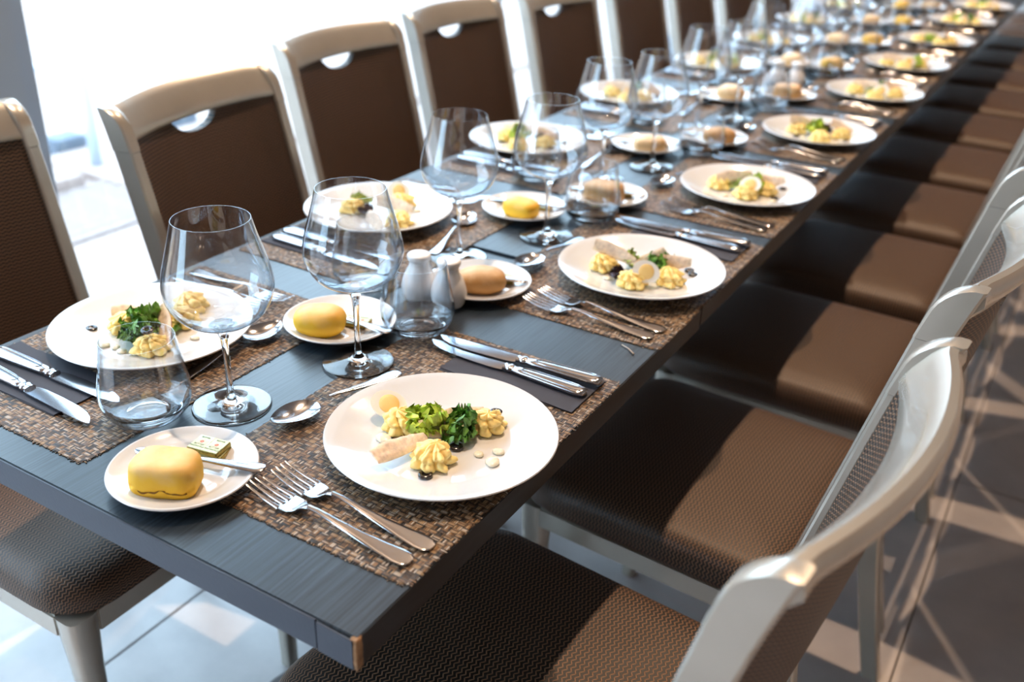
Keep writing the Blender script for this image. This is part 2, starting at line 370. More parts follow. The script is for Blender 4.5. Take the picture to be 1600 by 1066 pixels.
# ------------------------------------------------------------------ chairs  (local: sits facing -x, origin on the floor under the seat centre)
def seat_mesh():
    W, D = .44, .455; n = 9; out = []
    def outline(s, dx=0):
        pts = []; 
        for cx, cy, a0, r in ((D/2, W/2, 0, .03), (-D/2, W/2, 90, .075), (-D/2, -W/2, 180, .075), (D/2, -W/2, 270, .03)):
            sx = 1 if cx > 0 else -1; sy = 1 if cy > 0 else -1
            for k in range(n):
                a = R_(a0+90*k/(n-1)); pts.append(((cx-sx*r+r*math.cos(a)), (cy-sy*r+r*math.sin(a)), math.cos(a), math.sin(a)))
        res = []
        m = len(pts)   # add points along the straight sides
        for i in range(m):
            p, q = pts[i], pts[(i+1) % m]; res.append(p)
            d = math.hypot(q[0]-p[0], q[1]-p[1])
            if d > .08:
                for k in range(1, 6): res.append((p[0]+(q[0]-p[0])*k/6, p[1]+(q[1]-p[1])*k/6, p[2], p[3]))
        return res
    base = outline(1); N_ = len(base)
    prof = [(.0, -.028, .412), (.0, -.006, .416), (-.005, 0, .424), (-.006, .0, .436), (.0, .0, .452), (.0, -.006, .464), (0, -.016, .472), (0, -.032, .477), (0, -.06, .4795), (0, -.1, .4815), (0, -.15, .483)]
    vs = []; uvs = []; fs = []; arc = 0; last = None
    for j, (_, ins, z) in enumerate(prof):
        for (x, y, mx_, my_) in base:
            L_ = math.hypot(x, y); nx, ny = x/(D/2), y/(W/2)
            k = 1+ins/ (D/2)
            px, py = x*k, y*k
            sag = .006*math.exp(-((py/.15)**2))*0
            zz = z - (.010*max(0, (-px-.14)/.085)**2 if j > 3 else .010*max(0, (-px-.14)/.085)**2*(.5 if j > 1 else 0))
            vs.append((px, py, zz))
            d = max(0, (.476-z))*1.0
            ux = px+d*mx_; uy = py+d*my_
            uvs.append((uy, ux))
    for j in range(len(prof)-1):
        for k in range(N_):
            k2 = (k+1) % N_; fs.append((j*N_+k, j*N_+k2, (j+1)*N_+k2, (j+1)*N_+k))
    vs.append((0, 0, .4835)); uvs.append((0, 0)); c = len(vs)-1; m = (len(prof)-1)*N_
    for k in range(N_): fs.append((m+k, m+(k+1) % N_, c))
    fs.append(tuple(range(N_))[::-1])
    return mesh('seat', vs, fs, MF, True, uvs)
SLP = .235
def bx(z): return .205+SLP*(z-.45)+.006*max(0, (z-.85)/.1)**2  # front face of the back post at height z
def bulge(s): return .040*(1-(2*s)**2)               # s in -.5 .. .5
HW = .214
def back_mesh():
    nu, nv = 41, 20; vs = []; uvs = []; fs = []
    z0, z1 = .505, .893; hw = HW-.019
    def top(s):
        y = s*2*hw; c = (y-.0)/.062
        return z1-(.034*math.sqrt(max(0, 1-c*c)) if abs(c) < 1 else 0)
    for side in (0, 1):
        for i in range(nu):
            s = -.5+i/(nu-1); t1 = top(s)
            for j in range(nv):
                f = j/(nv-1); z = z0+(t1-z0)*f
                th = .009+.006*math.sin(math.pi*f)*math.cos(math.pi*s)
                x = bx(z)+.018+bulge(s)+(-th if side == 0 else th*.6)
                vs.append((x, s*2*hw, z)); uvs.append((s*2*hw, z))
    o = nu*nv
    for i in range(nu-1):
        for j in range(nv-1):
            a, b, c, d = i*nv+j, (i+1)*nv+j, (i+1)*nv+j+1, i*nv+j+1
            fs.append((a, d, c, b)); fs.append((o+a, o+b, o+c, o+d))
    for i in range(nu-1):
        a, b = i*nv, (i+1)*nv; fs.append((a, b, o+b, o+a)); a, b = i*nv+nv-1, (i+1)*nv+nv-1; fs.append((a, o+a, o+b, b))
    for j in range(nv-1):
        fs.append((j, o+j, o+j+1, j+1)); a = (nu-1)*nv+j; fs.append((a, a+1, o+a+1, o+a))
    return mesh('backrest', vs, fs, MF, True, uvs)
def rail_mesh():
    rings = []; n = 26
    for i in range(n+1):
        s = -.5+i/n; y = s*2*(HW-.004); e = min(1, (.5-abs(s))/.06)  # ends thicken to the posts
        zb = .889; zt_ = .9448+.003*math.cos(math.pi*s); xb = bx(zb)+bulge(s); xt = bx(zt_)+bulge(s)+.018-.006*e
        thb, tht = .029-.003*e, -.004*e+.022
        ring = []
        # section: bottom front, up the front face, rounded top, down the back
        P = [(xb+.001, zb), (xb, zb+.006), (xb+(xt-xb)*.35-.002, zb+(zt_-zb)*.4), (xb+(xt-xb)*.75, zb+(zt_-zb)*.78), (xt-.001, zt_-.005), (xt+tht*.3, zt_), (xt+tht*.75, zt_-.001), (xt+tht, zt_-.007),
             (xt+tht+.001, zt_-.018), (xb+thb+(xt-xb)*.5, zb+(zt_-zb)*.45), (xb+thb, zb+.005), (xb+thb-.003, zb)]
        rings.append([(x, y, z) for x, z in P])
    a = loft(rings)
    parts = [a]
    for sg in (-1, 1):   # end pieces that run down onto the posts
        y0, y1 = sg*(HW-.020), sg*(HW+.005); rr = []
        for z in (.876, .889, .905, .914, .922, .930, .936, .941, .9445, .946):
            rr_ = .034; q_ = min(1, max(0, z-(.946-rr_))/rr_)
            x0 = bx(z)-.0008+rr_*(1-math.sqrt(1-q_*q_*.96)); x1 = bx(z)+.0405
            ins = .003
            pts = [(x0, y0+sg*ins), (x0+ins, y0), (x1-ins, y0), (x1, y0+sg*ins), (x1, y1-sg*ins), (x1-ins, y1), (x0+ins, y1), (x0, y1-sg*ins)]
            rr.append([(x, y, z) for x, y in pts])
        parts.append(loft(rr))
    return mesh('top_rail', *cat(*parts), MFR)
def fixn(me):
    bm = bmesh.new(); bm.from_mesh(me); bmesh.ops.recalc_face_normals(bm, faces=bm.faces[:]); bm.to_mesh(me); bm.free()
    try:
        me.set_sharp_from_angle(angle=R_(40))
    except Exception: pass
    return me
def post_mesh(sg):
    rr = []
    for z in (0, .1, .25, .38, .42, .46, .5, .55, .65, .75, .83, .8752):
        if z >= .45: x0 = bx(z); d = .040
        else: t = (.45-z)/.45; x0 = .205+.085*t**1.3; d = .040-.008*t
        y0, y1 = sg*(HW-.019), sg*(HW+.004); ins = .003
        x1 = x0+d
        pts = [(x0, y0+sg*ins), (x0+ins, y0), (x1-ins, y0), (x1, y0+sg*ins), (x1, y1-sg*ins), (x1-ins, y1), (x0+ins, y1), (x0, y1-sg*ins)]
        rr.append([(x, y, z) for x, y in pts])
    return mesh('back_post', *loft(rr), MFR)
def leg_mesh(sg):
    rr = []
    for z, w_ in ((0, .026), (.05, .027), (.2, .032), (.32, .038), (.372, .044), (.41, .046)):
        cx, cy = -.195+.0*z, sg*.188
        rr.append([(cx+x, cy+y, z) for x, y in rrect(w_, w_, w_*.3, 3)])
    return mesh('front_leg', *loft(rr), MFR)
def make_chair():
    t = new('dining_chair', None)
    new('seat', fixn(seat_mesh()), t); new('backrest', fixn(back_mesh()), t); new('top_rail', fixn(rail_mesh()), t)
    for sg in (-1, 1):
        new('back_post', fixn(post_mesh(sg)), t); new('front_leg', fixn(leg_mesh(sg)), t)
    fr = cat(box((-.215, -.17, .372), (-.195, .17, .412), .003), box((.195, -.19, .372), (.215, .19, .412), .003),
             box((-.18, -.210, .374), (.215, -.192, .412), .003), box((-.18, .192, .374), (.215, .210, .412), .003),
             box((.222, -.196, .50), (.242, .196, .515), .003))
    new('seat_frame', mesh('seat_frame', *fr, MFR, False), t)
    return t
ordn = ['first', 'second', 'third', 'fourth', 'fifth', 'sixth', 'seventh', 'eighth', 'ninth', 'tenth', 'eleventh', 'twelfth', 'thirteenth']
RY = [.281, .842, 1.339, 1.848, 2.376, 2.86, 3.389, 3.95, 4.48]
LY = [.285, .817, 1.368, 1.915, 2.473, 2.99, 3.52, 4.05, 4.60]
# right chairs face -x, left chairs are turned round
RC = [(-.008, .285, 5), (.022, .84, 4), (.02, 1.38, 2), (.02, 1.90, 1), (.02, 2.42, 2), (.03, 2.95, 0), (.03, 3.48, 1), (.03, 4.0, 0), (.03, 4.52, 1), (.03, 5.05, 0), (.03, 5.6, 0), (.03, 6.15, 0), (.03, 6.7, 0)]
LC = [(-.775, .285, 0), (-.648, .815, 8), (-.800, 1.37, 2), (-.83, 1.88, 0), (-.79, 2.40, -1), (-.78, 2.95, 0), (-.78, 3.48, 1), (-.78, 4.02, 0), (-.78, 4.56, 0)]
for k, (x, y, a) in enumerate(RC):
    put(ST, 'chair', make_chair, (x, y, 0), R_(-a), f'brown herringbone chair with pale metal frame, {ordn[k]} from the near end, aisle side', 'chair', 'chairs along the aisle side')
for k, (x, y, a) in enumerate(LC):
    put(ST, 'chair', make_chair, (x, y, 0), math.pi+R_(a), f'brown herringbone chair with pale metal frame, {ordn[k]} from the near end, window side', 'chair', 'chairs along the window side')
# ------------------------------------------------------------------ tableware
def plate_mesh(Rr, h, rc):
    pr = [(rc*.90, .0), (rc*.93, .0), (rc*.97, .004), (rc*1.15, .006), (Rr*.93, h-.004), (Rr-.001, h-.0015), (Rr, h), (Rr-.0008, h+.0012), (Rr-.003, h+.001),
          (Rr*.90, h-.0022), (rc*1.22, .0098), (rc*1.10, .0080), (rc*1.04, .0064), (rc*.98, .0056), (rc*.8, .0052), (0.0001, .0050)]
    v, f = lathe(pr, 72, False); n = 72
    f.append(tuple(range(n))[::-1]); return fixn(mesh('plate', v, f, MPOR))
def mk_plate(): return new('dinner_plate', plate_mesh(.130, .021, .078))
def mk_bplate(): return new('bread_plate', plate_mesh(.077, .0145, .047))
def wall_glass(outer, th):
    """outer profile bottom->rim, returns closed thin wall"""
    inner = [(max(r-th, .0001), z+(th if i == 0 else 0)) for i, (r, z) in enumerate(outer)][::-1]
    r, z = outer[-1]
    return outer+[(r-th*.2, z+th*.4), (r-th*.8, z+th*.4)]+inner
def smooth_prof(P, n=3):
    for _ in range(n):
        Q = [P[0]]
        for a, b in zip(P, P[1:]): Q += [(a[0]*.75+b[0]*.25, a[1]*.75+b[1]*.25), (a[0]*.25+b[0]*.75, a[1]*.25+b[1]*.75)]
        P = Q+[P[-1]]
    return P
def mk_wine():
    t = new('wine_glass', None)
    o = smooth_prof([(.0001, .1065), (.020, .1075), (.046, .117), (.0625, .146), (.0600, .172), (.050, .205), (.0425, .234)], 3)
    new('bowl', fixn(mesh('bowl', *lathe(wall_glass(o, .0009), 64, False), MC)), t)
    s = smooth_prof([(.0045, .014), (.0038, .03), (.0036, .06), (.0042, .088), (.0075, .098), (.013, .1055), (.016, .1073)], 2)
    new('stem', fixn(mesh('stem', *lathe(s, 24), MG)), t)
    f = smooth_prof([(.0458, .0006), (.0464, .0014), (.045, .0022), (.030, .0036), (.014, .0068), (.007, .0105), (.0045, .015)], 2)
    f = [(0.0001, .0006)]+f+[(0.0001, .015)]
    new('foot', fixn(mesh('foot', *lathe(f, 64, False), MG)), t)
    return t
def mk_tumbler():
    t = new('tumbler', None)
    o = smooth_prof([(.0300, .0015), (.0400, .004), (.0505, .020), (.0515, .040), (.0455, .070), (.0410, .101)], 3)
    inner = smooth_prof([(.0400, .101), (.0445, .070), (.0500, .040), (.0490, .022), (.037, .0125), (.018, .0098), (.0001, .0095)], 3)
    i0 = 10
    new('glass_wall', fixn(mesh('glass_wall', *lathe(wall_glass(o[6:], .0010), 64, False), MC)), t)
    b = [(.0001, .003), (.018, .003), (.024, .0012), (.028, .0006)]+o[:8]+[(.0488, .0215), (.0425, .0155), (.037, .0125), (.018, .0098), (.0001, .0095)]
    new('glass_base', fixn(mesh('glass_base', *lathe(b, 64, False), MG)), t)
    return t
def sec(w_, t_, zc, x, crown=0, n=12):
    """superellipse section in the yz plane"""
    ring = []
    for k in range(n):
        a = 2*math.pi*k/n; c, s = math.cos(a), math.sin(a)
        yy = w_*math.copysign(abs(c)**.7, c); zz = t_*math.copysign(abs(s)**.8, s)
        ring.append((x, yy, zc+zz+crown*(1-(yy/max(w_, 1e-5))**2)))
    return ring
# cutlery lies along x, the handle end at x = 0, the tip at x = -length
def handle_secs(L_, wend=.0105, wneck=.0028):
    S_ = [(0, .35, .0022), (-.002, .75, .0024), (-.006, .97, .0026), (-.015, 1.02, .003), (-.035, .86, .0035), (-.06, .62, .0045), (-.09, .40, .0075), (-.115, .29, .0105), (-.128, .27, .0105)]
    k = L_/.205; rings = []
    for x, f, z in S_:
        rings.append(sec(max(wneck, wend*f), .0011 if x > -.05 else .0016, z+.0006, x*k, crown=-.0006 if x > -.06 else 0))
    return rings
def mk_fork(L_=.205):
    t = new('fork', None); k = L_/.205
    new('handle', fixn(mesh('handle', *loft(handle_secs(L_)), MST)), t)
    rings = []
    for x, w_, z in ((-.127, .0029, .0105), (-.134, .0048, .009), (-.140, .0100, .0065), (-.146, .0125, .0048), (-.156, .0132, .0042), (-.160, .0132, .0042)):
        rings.append(sec(w_, .0010, z, x*k, crown=-.0012 if w_ > .006 else 0))
    parts = [loft(rings)]
    for q in range(4):
        y = (-1.5+q)*.0075; rr = []
        for x, w_, z in ((-.158, .0030, .0040), (-.166, .0022, .0046), (-.180, .0019, .0062), (-.195, .0015, .0095), (-.2035, .0010, .0125), (-.205, .0004, .0131)):
            rr.append([(a, y*(1-.12*max(0, (-x-.17)/.035))+b, c) for a, b, c in sec(w_, .0010*(1 if x > -.2 else .5), z, x*k, n=8)])
        parts.append(loft(rr))
    new('tines', fixn(mesh('tines', *cat(*parts), MST)), t)
    return t
def spoon(name, L_, bl, bw):
    t = new(name, None)
    new('handle', fixn(mesh('handle', *loft(handle_secs(L_-bl*.25, .0095)), MST)), t)
    x0 = -(L_-bl); nu, nv = 18, 13; top = []; 
    def P(i, j, off):
        f = i/(nu-1); s = -1+2*j/(nv-1)
        x = x0-bl*f; w_ = bw*(math.sin(math.pi*min(1, max(0, f*.94+.03))**.80))**.62
        if i == 0: w_ = .003
        if i == nu-1: w_ = .0012
        depth = .0085*(math.sin(math.pi*f)**.7)*(1-s*s)
        z = .0105+.001*f-depth-off
        return (x, s*w_, z)
    vs = [P(i, j, 0) for i in range(nu) for j in range(nv)]+[P(i, j, .0011) for i in range(nu) for j in range(nv)]
    fs = []; o = nu*nv
    for i in range(nu-1):
        for j in range(nv-1):
            a, b, c, d = i*nv+j, (i+1)*nv+j, (i+1)*nv+j+1, i*nv+j+1
            fs.append((a, b, c, d)); fs.append((o+a, o+d, o+c, o+b))
    for i in range(nu-1):
        for j in (0, nv-1):
            a, b = i*nv+j, (i+1)*nv+j; fs.append((a, b, o+b, o+a))
    for j in range(nv-1):
        for i in (0, nu-1):
            a, b = i*nv+j, i*nv+j+1; fs.append((a, b, o+b, o+a))
    new('spoon_bowl', fixn(mesh('spoon_bowl', vs, fs, MST)), t)
    return t
def mk_spoon(): return spoon('spoon', .190, .063, .0215)
def mk_knife(L_=.238):
    t = new('table_knife', None)
    hr = []
    for x, w_, th in ((0, .0035, .0022), (-.0015, .0075, .0034), (-.006, .0098, .0042), (-.014, .0102, .0044), (-.05, .0094, .0043), (-.09, .0078, .0040), (-.101, .0072, .0040), (-.1025, .0060, .0034), (-.105, .0060, .0034), (-.107, .0078, .0042), (-.111, .0078, .0042), (-.113, .0060, .0036), (-.118, .0075, .0034)):
        hr.append([(a, b, c) for a, b, c in sec(w_, th, .0046, x, n=16)])
    parts = [loft(hr)]
    # raised line round the handle
    lp = []
    for k in range(28):
        a = 2*math.pi*k/28; cx = -.0485+.043*math.copysign(abs(math.cos(a))**.45, math.cos(a)); yy = .0068*math.copysign(abs(math.sin(a))**.6, math.sin(a))*(1+.12*(cx+.0485)/.043)
        lp.append((cx, yy, .0087))
    rr = []
    for k in range(28):
        c = Vector(lp[k]); t_ = (Vector(lp[(k+1) % 28])-Vector(lp[k-1])).normalized(); s = t_.cross(Vector((0, 0, 1)))
        rr.append([c+s*.0005*math.cos(2*math.pi*q/6)+Vector((0, 0, .0007*math.sin(2*math.pi*q/6))) for q in range(6)])
    parts.append(loft(rr, closed=True))
    new('handle', fixn(mesh('handle', *cat(*parts), MST)), t)
    B_ = [(-.116, -.0065, .0075), (-.122, -.0095, .0085), (-.135, -.0110, .0088), (-.165, -.0115, .0090), (-.195, -.0108, .0092), (-.215, -.0080, .0092), (-.228, -.0030, .0085), (-.235, .0028, .0075), (-.238, .0055, .0062)]
    bt, bb = [], []
    for x, y0, y1 in B_:
        ym = (y0+y1)/2
        bt.append([(x, y0, .0036), (x, y0*.6+y1*.4, .0044), (x, y1, .0046), (x, y1, .0030), (x, y0*.6+y1*.4, .0030), (x, y0, .0034)])
    new('blade', fixn(mesh('blade', *loft(bt), MST)), t)
    return t
def mk_bknife():
    t = new('butter_knife', None); hr = []
    for x, w_, z in ((0, .003, 0), (-.002, .007, 0), (-.008, .0088, .0), (-.03, .0072, .0), (-.06, .0042, .0), (-.078, .0032, 0)): hr.append(sec(w_, .0018, .003+z, x))
    new('handle', fixn(mesh('handle', *loft(hr), MST)), t); hb = []
    for x, w_ in ((-.0775, .0030), (-.085, .0065), (-.11, .0078), (-.135, .0082), (-.148, .0060), (-.152, .0025)): hb.append(sec(w_, .0006, .003, x))
    new('blade', fixn(mesh('blade', *loft(hb), MST)), t); return t
def mk_shaker(holes):
    def f():
        t = new('salt_shaker', None)
        b = smooth_prof([(.0001, 0), (.0185, 0), (.0235, .004), (.0275, .020), (.0225, .040), (.0150, .052), (.0140, .060)], 3)+[(.0001, .060)]
        new('body', fixn(mesh('body', *lathe(b, 48, False), MSH)), t)
        c = smooth_prof([(.0135, .0595), (.0168, .0635), (.0178, .068), (.0165, .0718), (.010, .0732), (.0001, .0738)], 2)
        c = [(.0001, .0595)]+c
        new('cap', fixn(mesh('cap', *lathe(c, 48, False), MSH)), t)
        hp = []
        for q in range(holes):
            a = 2*math.pi*q/holes; hp.append(rigid(lathe([(.0008, 0), (.0008, .0004)], 8), (.006*math.cos(a), .006*math.sin(a), .0732)))
        o = new('pour_holes', mesh('pour_holes', *cat(*hp), MDK, False), t)
        return t
    return f
# placemats and napkins
def mat_mesh(L_=.45, D=.30, step=None, seed=0):
    nx, ny = 12, 46; th = .0014; vs = []; fs = []; rnd = random.Random(seed)
    def zz(y): 
        if step is None: return 0
        return SH*min(1, max(0, (y-step+.024)/.014))
    for s in (0, 1):
        for i in range(nx+1):
            for j in range(ny+1):
                x = -D/2+D*i/nx; y = -L_/2+L_*j/ny
                if i in (0, nx): x += rnd.uniform(-.0007, .0007)
                if j in (0, ny): y += rnd.uniform(-.0009, .0009)
                if (i in (0, nx)) and (j in (0, ny)): x *= .985; y *= .99
                vs.append((x, y, (th if s else .0002)+zz(y)))
    o = (nx+1)*(ny+1); W_ = ny+1
    for i in range(nx):
        for j in range(ny):
            a, b, c, d = i*W_+j, (i+1)*W_+j, (i+1)*W_+j+1, i*W_+j+1
            fs.append((a, d, c, b)); fs.append((o+a, o+b, o+c, o+d))
    for i in range(nx):
        for j in (0, ny): a, b = i*W_+j, (i+1)*W_+j; fs.append((a, b, o+b, o+a) if j == 0 else (a, o+a, o+b, b))
    for j in range(ny):
        for i in (0, nx): a, b = i*W_+j, i*W_+j+1; fs.append((a, o+a, o+b, b) if i == 0 else (a, b, o+b, o+a))
    body = mesh('placemat', vs, fs, MW, False)
    # frayed strand ends round the edge
    pr = []
    for side in range(4):
        ln = D if side < 2 else L_
        q = 0; x = -ln/2+.003
        while x < ln/2-.003:
            l = rnd.uniform(.0010, .0030)*(1.6 if rnd.random() < .06 else 1); w_ = .0007; a = rnd.uniform(-.5, .5)
            b = box((-w_, -.001, .0003), (w_, l, .0011))
            if side == 0: pos, rz_ = (x, L_/2, zz(L_/2)), a
            elif side == 1: pos, rz_ = (x, -L_/2, zz(-L_/2)), math.pi+a
            elif side == 2: pos, rz_ = (D/2, x, zz(x)), -math.pi/2+a
            else: pos, rz_ = (-D/2, x, zz(x)), math.pi/2+a
            pr.append(rigid(b, pos, rz_)); x += rnd.uniform(.0022, .0034)
    fr = mesh('frayed_edge', *cat(*pr), MW, False)
    return body, fr
def mk_mat(step=None, seed=0):
    def f():
        t = new('placemat', None); a, b = mat_mesh(step=step, seed=seed)
        new('mat_sheet', a, t); tag(new('frayed_edge', b, t), kind='stuff'); return t
    return f
def mk_napkin():
    vs = []; fs = []; parts = []
    nx = 16
    for ly in range(3):
        z = .0002+ly*.0007; sh = ly*.0012; top = []; rings = []
        for i in range(nx+1):
            x = -.096+.192*i/nx; wob = .0016*math.sin(i*.55+ly); rings.append([(x, -.046+wob+sh, z), (x, .046+wob*.3-sh*.3, z), (x, .046+wob*.3-sh*.3, z+.00062), (x, -.046+wob+sh, z+.00062)])
        if ly == 2: pass
        parts.append(loft(rings))
    return new('paper_napkin', fixn(mesh('paper_napkin', *cat(*parts), MNAP, False)))
# ------------------------------------------------------------------ food
def blob(name, a, b, c, m, e1=1, e2=1, amp=.0, fr=40, seed=0, nu=36, nv=20, flat=0, crack=None):
    vs = []; fs = []; sd = Vector((seed*3.7, seed*1.3, 0))
    def pw(x, e): return math.copysign(abs(x)**e, x)
    for j in range(nv+1):
        ph = -math.pi/2+math.pi*j/nv
        for i in range(nu):
            th = 2*math.pi*i/nu
            v = Vector((a*pw(math.cos(ph), e1)*pw(math.cos(th), e2), b*pw(math.cos(ph), e1)*pw(math.sin(th), e2), c*pw(math.sin(ph), e1)))
            v *= 1+amp*noise.noise(v*fr+sd)+amp*.5*noise.noise(v*fr*2.3+sd)
            if crack: v = crack(v, th, ph)
            v.z = max(v.z, -c*(1-flat)) ; v.z += c*(1-flat)
            vs.append(v)
    for j in range(nv):
        for i in range(nu):
            i2 = (i+1) % nu; fs.append((j*nu+i, j*nu+i2, (j+1)*nu+i2, (j+1)*nu+i))
    return mesh(name, vs, fs, m)
def mk_rosette(seed):
    def f():
        n, L_ = 110, 30; vs = []; fs = []; k = 7; sv = Vector((seed*5.1, 0, 0))
        for j in range(L_+1):
            t = j/L_; tw = t*2.0+seed
            tier = abs(math.sin(math.pi*(t*2.6+.12)))
            r0 = .0212*(1-t**1.9)**.62*(.84+.22*tier)+.0006
            if t < .08: r0 *= .88+t*1.5
            for i in range(n):
                a = 2*math.pi*i/n; w1 = .5*noise.noise(Vector((math.cos(a)*1.6, math.sin(a)*1.6, t*2.2))+sv)
                ph = k*a+tw*k*.34+w1*3.2
                s = abs(math.sin(ph/2))**.5; am = .62+.55*abs(noise.noise(Vector((math.cos(a)*2.1, math.sin(a)*2.1, t*1.5))-sv))
                r = r0*(.66+.44*s*am/.72)*(1+.10*w1)
                z = .0245*t+(.0042*s*am)*math.sin(t*math.pi)-.0020*(1-s)*t
                v = Vector((r*math.cos(a)+.007*t*t*math.cos(seed*2), r*math.sin(a)+.007*t*t*math.sin(seed*2), z))
                v += Vector((0, 0, .0016*noise.noise(v*140)))+Vector((noise.noise(v*260+sv), noise.noise(v*260-sv), 0))*.0007
                vs.append(v)
        for j in range(L_):
            for i in range(n):
                i2 = (i+1) % n; fs.append((j*n+i, j*n+i2, (j+1)*n+i2, (j+1)*n+i))
        fs.append(tuple(L_*n+i for i in range(n))); fs.append(tuple(range(n))[::-1])
        return new('potato_rosette', mesh('potato_rosette', vs, fs, MPOT))
    return f
def leaf_parts(seed, size, frill, count, up):
    rnd = random.Random(seed); parts = []
    for q in range(count):
        nu, nv = 16, 13; vs = []; L_ = size*rnd.uniform(.65, 1); az = 2*math.pi*q/count+rnd.uniform(-.5, .5); el = rnd.uniform(.15, 1.0)*up
        ph = rnd.uniform(0, 9)
        for i in range(nu):
            f = i/(nu-1)
            for j in range(nv):
                s = -1+2*j/(nv-1)
                wd = L_*.50*(math.sin(math.pi*min(1, .12+f*.80))**.7)*(1+.16*math.sin(f*26+ph+s*2))
                x = L_*f*(1+.08*math.sin(s*11+ph)); y = wd*s
                z = L_*.30*f*f*(1 if q % 2 else -.4)+L_*.12*abs(s)**1.5+frill*abs(s)**1.3*math.sin(f*23+s*7+ph)+frill*f**2*math.sin(s*13+ph*2)+frill*.5*noise.noise(Vector((f*6+seed, s*5, q)))
                y += frill*.6*math.sin(f*31+ph)*abs(s)
                v = Vector((x, y, z)); v = Matrix.Rotation(-el, 3, 'Y') @ v; v = Matrix.Rotation(az, 3, 'Z') @ v
                vs.append(v+Vector((0, 0, .004)))
        n0 = len(vs); th = .0004
        vs2 = [v-Vector((0, 0, th)) for v in vs]; fs = []
        for i in range(nu-1):
            for j in range(nv-1):
                a, b, c, d = i*nv+j, (i+1)*nv+j, (i+1)*nv+j+1, i*nv+j+1; fs.append((a, b, c, d)); fs.append((n0+a, n0+d, n0+c, n0+b))
        parts.append((vs+vs2, fs))
    v, f = cat(*parts); v = [Vector((p.x, p.y, max(p.z, .0004))) for p in v]
    return v, f
def mk_leaf(kind, seed):
    m, sz, fr_, cnt, nm_ = {'lettuce': (MLET, .036, .0050, 8, 'lettuce_leaf'), 'kale': (MKAL, .034, .0042, 10, 'curly_herb_leaf'), 'purple': (MPUR, .022, .003, 5, 'purple_leaf'),
                      'pale': (MPAL, .028, .003, 5, 'pale_lettuce_leaf'), 'rocket': (MROC, .044, .0030, 10, 'salad_leaf')}[kind]
    def f():
        o = new(nm_, fixn(mesh(nm_, *leaf_parts(seed, sz, fr_, cnt, 1.15), m)))
        return o
    return f
def mk_egg():
    t = new('egg_wedge', None)
    # half egg cut lengthwise, cut face up
    n, L_ = 40, 10; vs = []; fs = []; a, b, c = .0225, .0170, .0150
    for j in range(L_+1):
        ph = math.pi/2*j/L_
        for i in range(n):
            th = 2*math.pi*i/n; e = 1+.10*math.cos(th)*0; k = math.cos(ph)
            vs.append(((a*math.cos(th)*k)*(1 if math.cos(th) > 0 else .88), b*math.sin(th)*k, -c*math.sin(ph)))
    for j in range(L_):
        for i in range(n): i2 = (i+1) % n; fs.append((j*n+i, (j+1)*n+i, (j+1)*n+i2, j*n+i2))
    fs.append(tuple(range(n))[::-1])
    new('egg_white', fixn(mesh('egg_white', vs, fs, MEGG)), t)
    pr = [(.0115, -.003), (.0118, .0003), (.0112, .0009), (.007, .0014), (.0001, .0016)]
    new('yolk', fixn(mesh('yolk', *rigid(lathe(pr, 32, False), (.0015, 0, 0)), MYOLK)), t)
    return t
def mk_chicken(seed, w_=.022, l=.062):
    def f():
        t = new('chicken_slice', None); rnd = random.Random(seed); nx, ny = 22, 9; vs = []; fs = []
        for s in (0, 1):
            for i in range(nx+1):
                u = i/nx; x = -l/2+l*u; hw = w_/2*(.45+.75*math.sin(math.pi*min(1, .12+u*.75))**.8)*(1-.35*u)
                for j in range(ny+1):
                    v = -1+2*j/ny; y = hw*v+.003*math.sin(u*3+seed); th = .0034*(1-abs(v)**5*.5)*(1-.6*max(0, u-.8)/.2)
                    n_ = noise.noise(Vector((x*120, y*120, seed+s*7)))*.0009
                    vs.append((x, y+n_, (th if s else 0)+n_+.006*(u-.5)**2*2+.0008))
        o = (nx+1)*(ny+1); W_ = ny+1
        for i in range(nx):
            for j in range(ny):
                a, b, c, d = i*W_+j, (i+1)*W_+j, (i+1)*W_+j+1, i*W_+j+1; fs.append((a, d, c, b)); fs.append((o+a, o+b, o+c, o+d))
        ef = []
        for i in range(nx):
            for j in (0, ny): a, b = i*W_+j, (i+1)*W_+j; (ef if j else fs).append((a, b, o+b, o+a))
        for j in range(ny):
            for i in (0, nx): a, b = i*W_+j, i*W_+j+1; fs.append((a, b, o+b, o+a))
        nf = len(fs); allf = fs+ef
        me = mesh('chicken_meat', vs, allf, MCHK, True, ms=[MSKIN], mi=[0]*nf+[1]*len(ef))
        o_ = new('chicken_slice', fixn(me)); bpy.data.objects.remove(t); return o_
    return f
def mk_olive():
    n, m_ = 24, 10; vs = []; fs = []
    for i in range(n):
        a = 2*math.pi*i/n; wob = 1+.05*math.sin(2*a+.5)
        for j in range(m_):
            b = 2*math.pi*j/m_; r = .0053*wob+.0024*math.copysign(abs(math.cos(b))**.8, math.cos(b)); vs.append((r*math.cos(a), r*math.sin(a), .0022+.0021*math.copysign(abs(math.sin(b))**.8, math.sin(b))))
    for i in range(n):
        for j in range(m_): i2, j2 = (i+1) % n, (j+1) % m_; fs.append((i*m_+j, i2*m_+j, i2*m_+j2, i*m_+j2))
    return new('olive_ring', fixn(mesh('olive_ring', vs, fs, MOLV)))
def mk_sauce(seed):
    def f(): return new('sauce_dollop', blob('sauce_dollop', .0082, .0066, .0030, MSAU, amp=.12, fr=90, seed=seed, nu=24, nv=10, flat=.5))
    return f
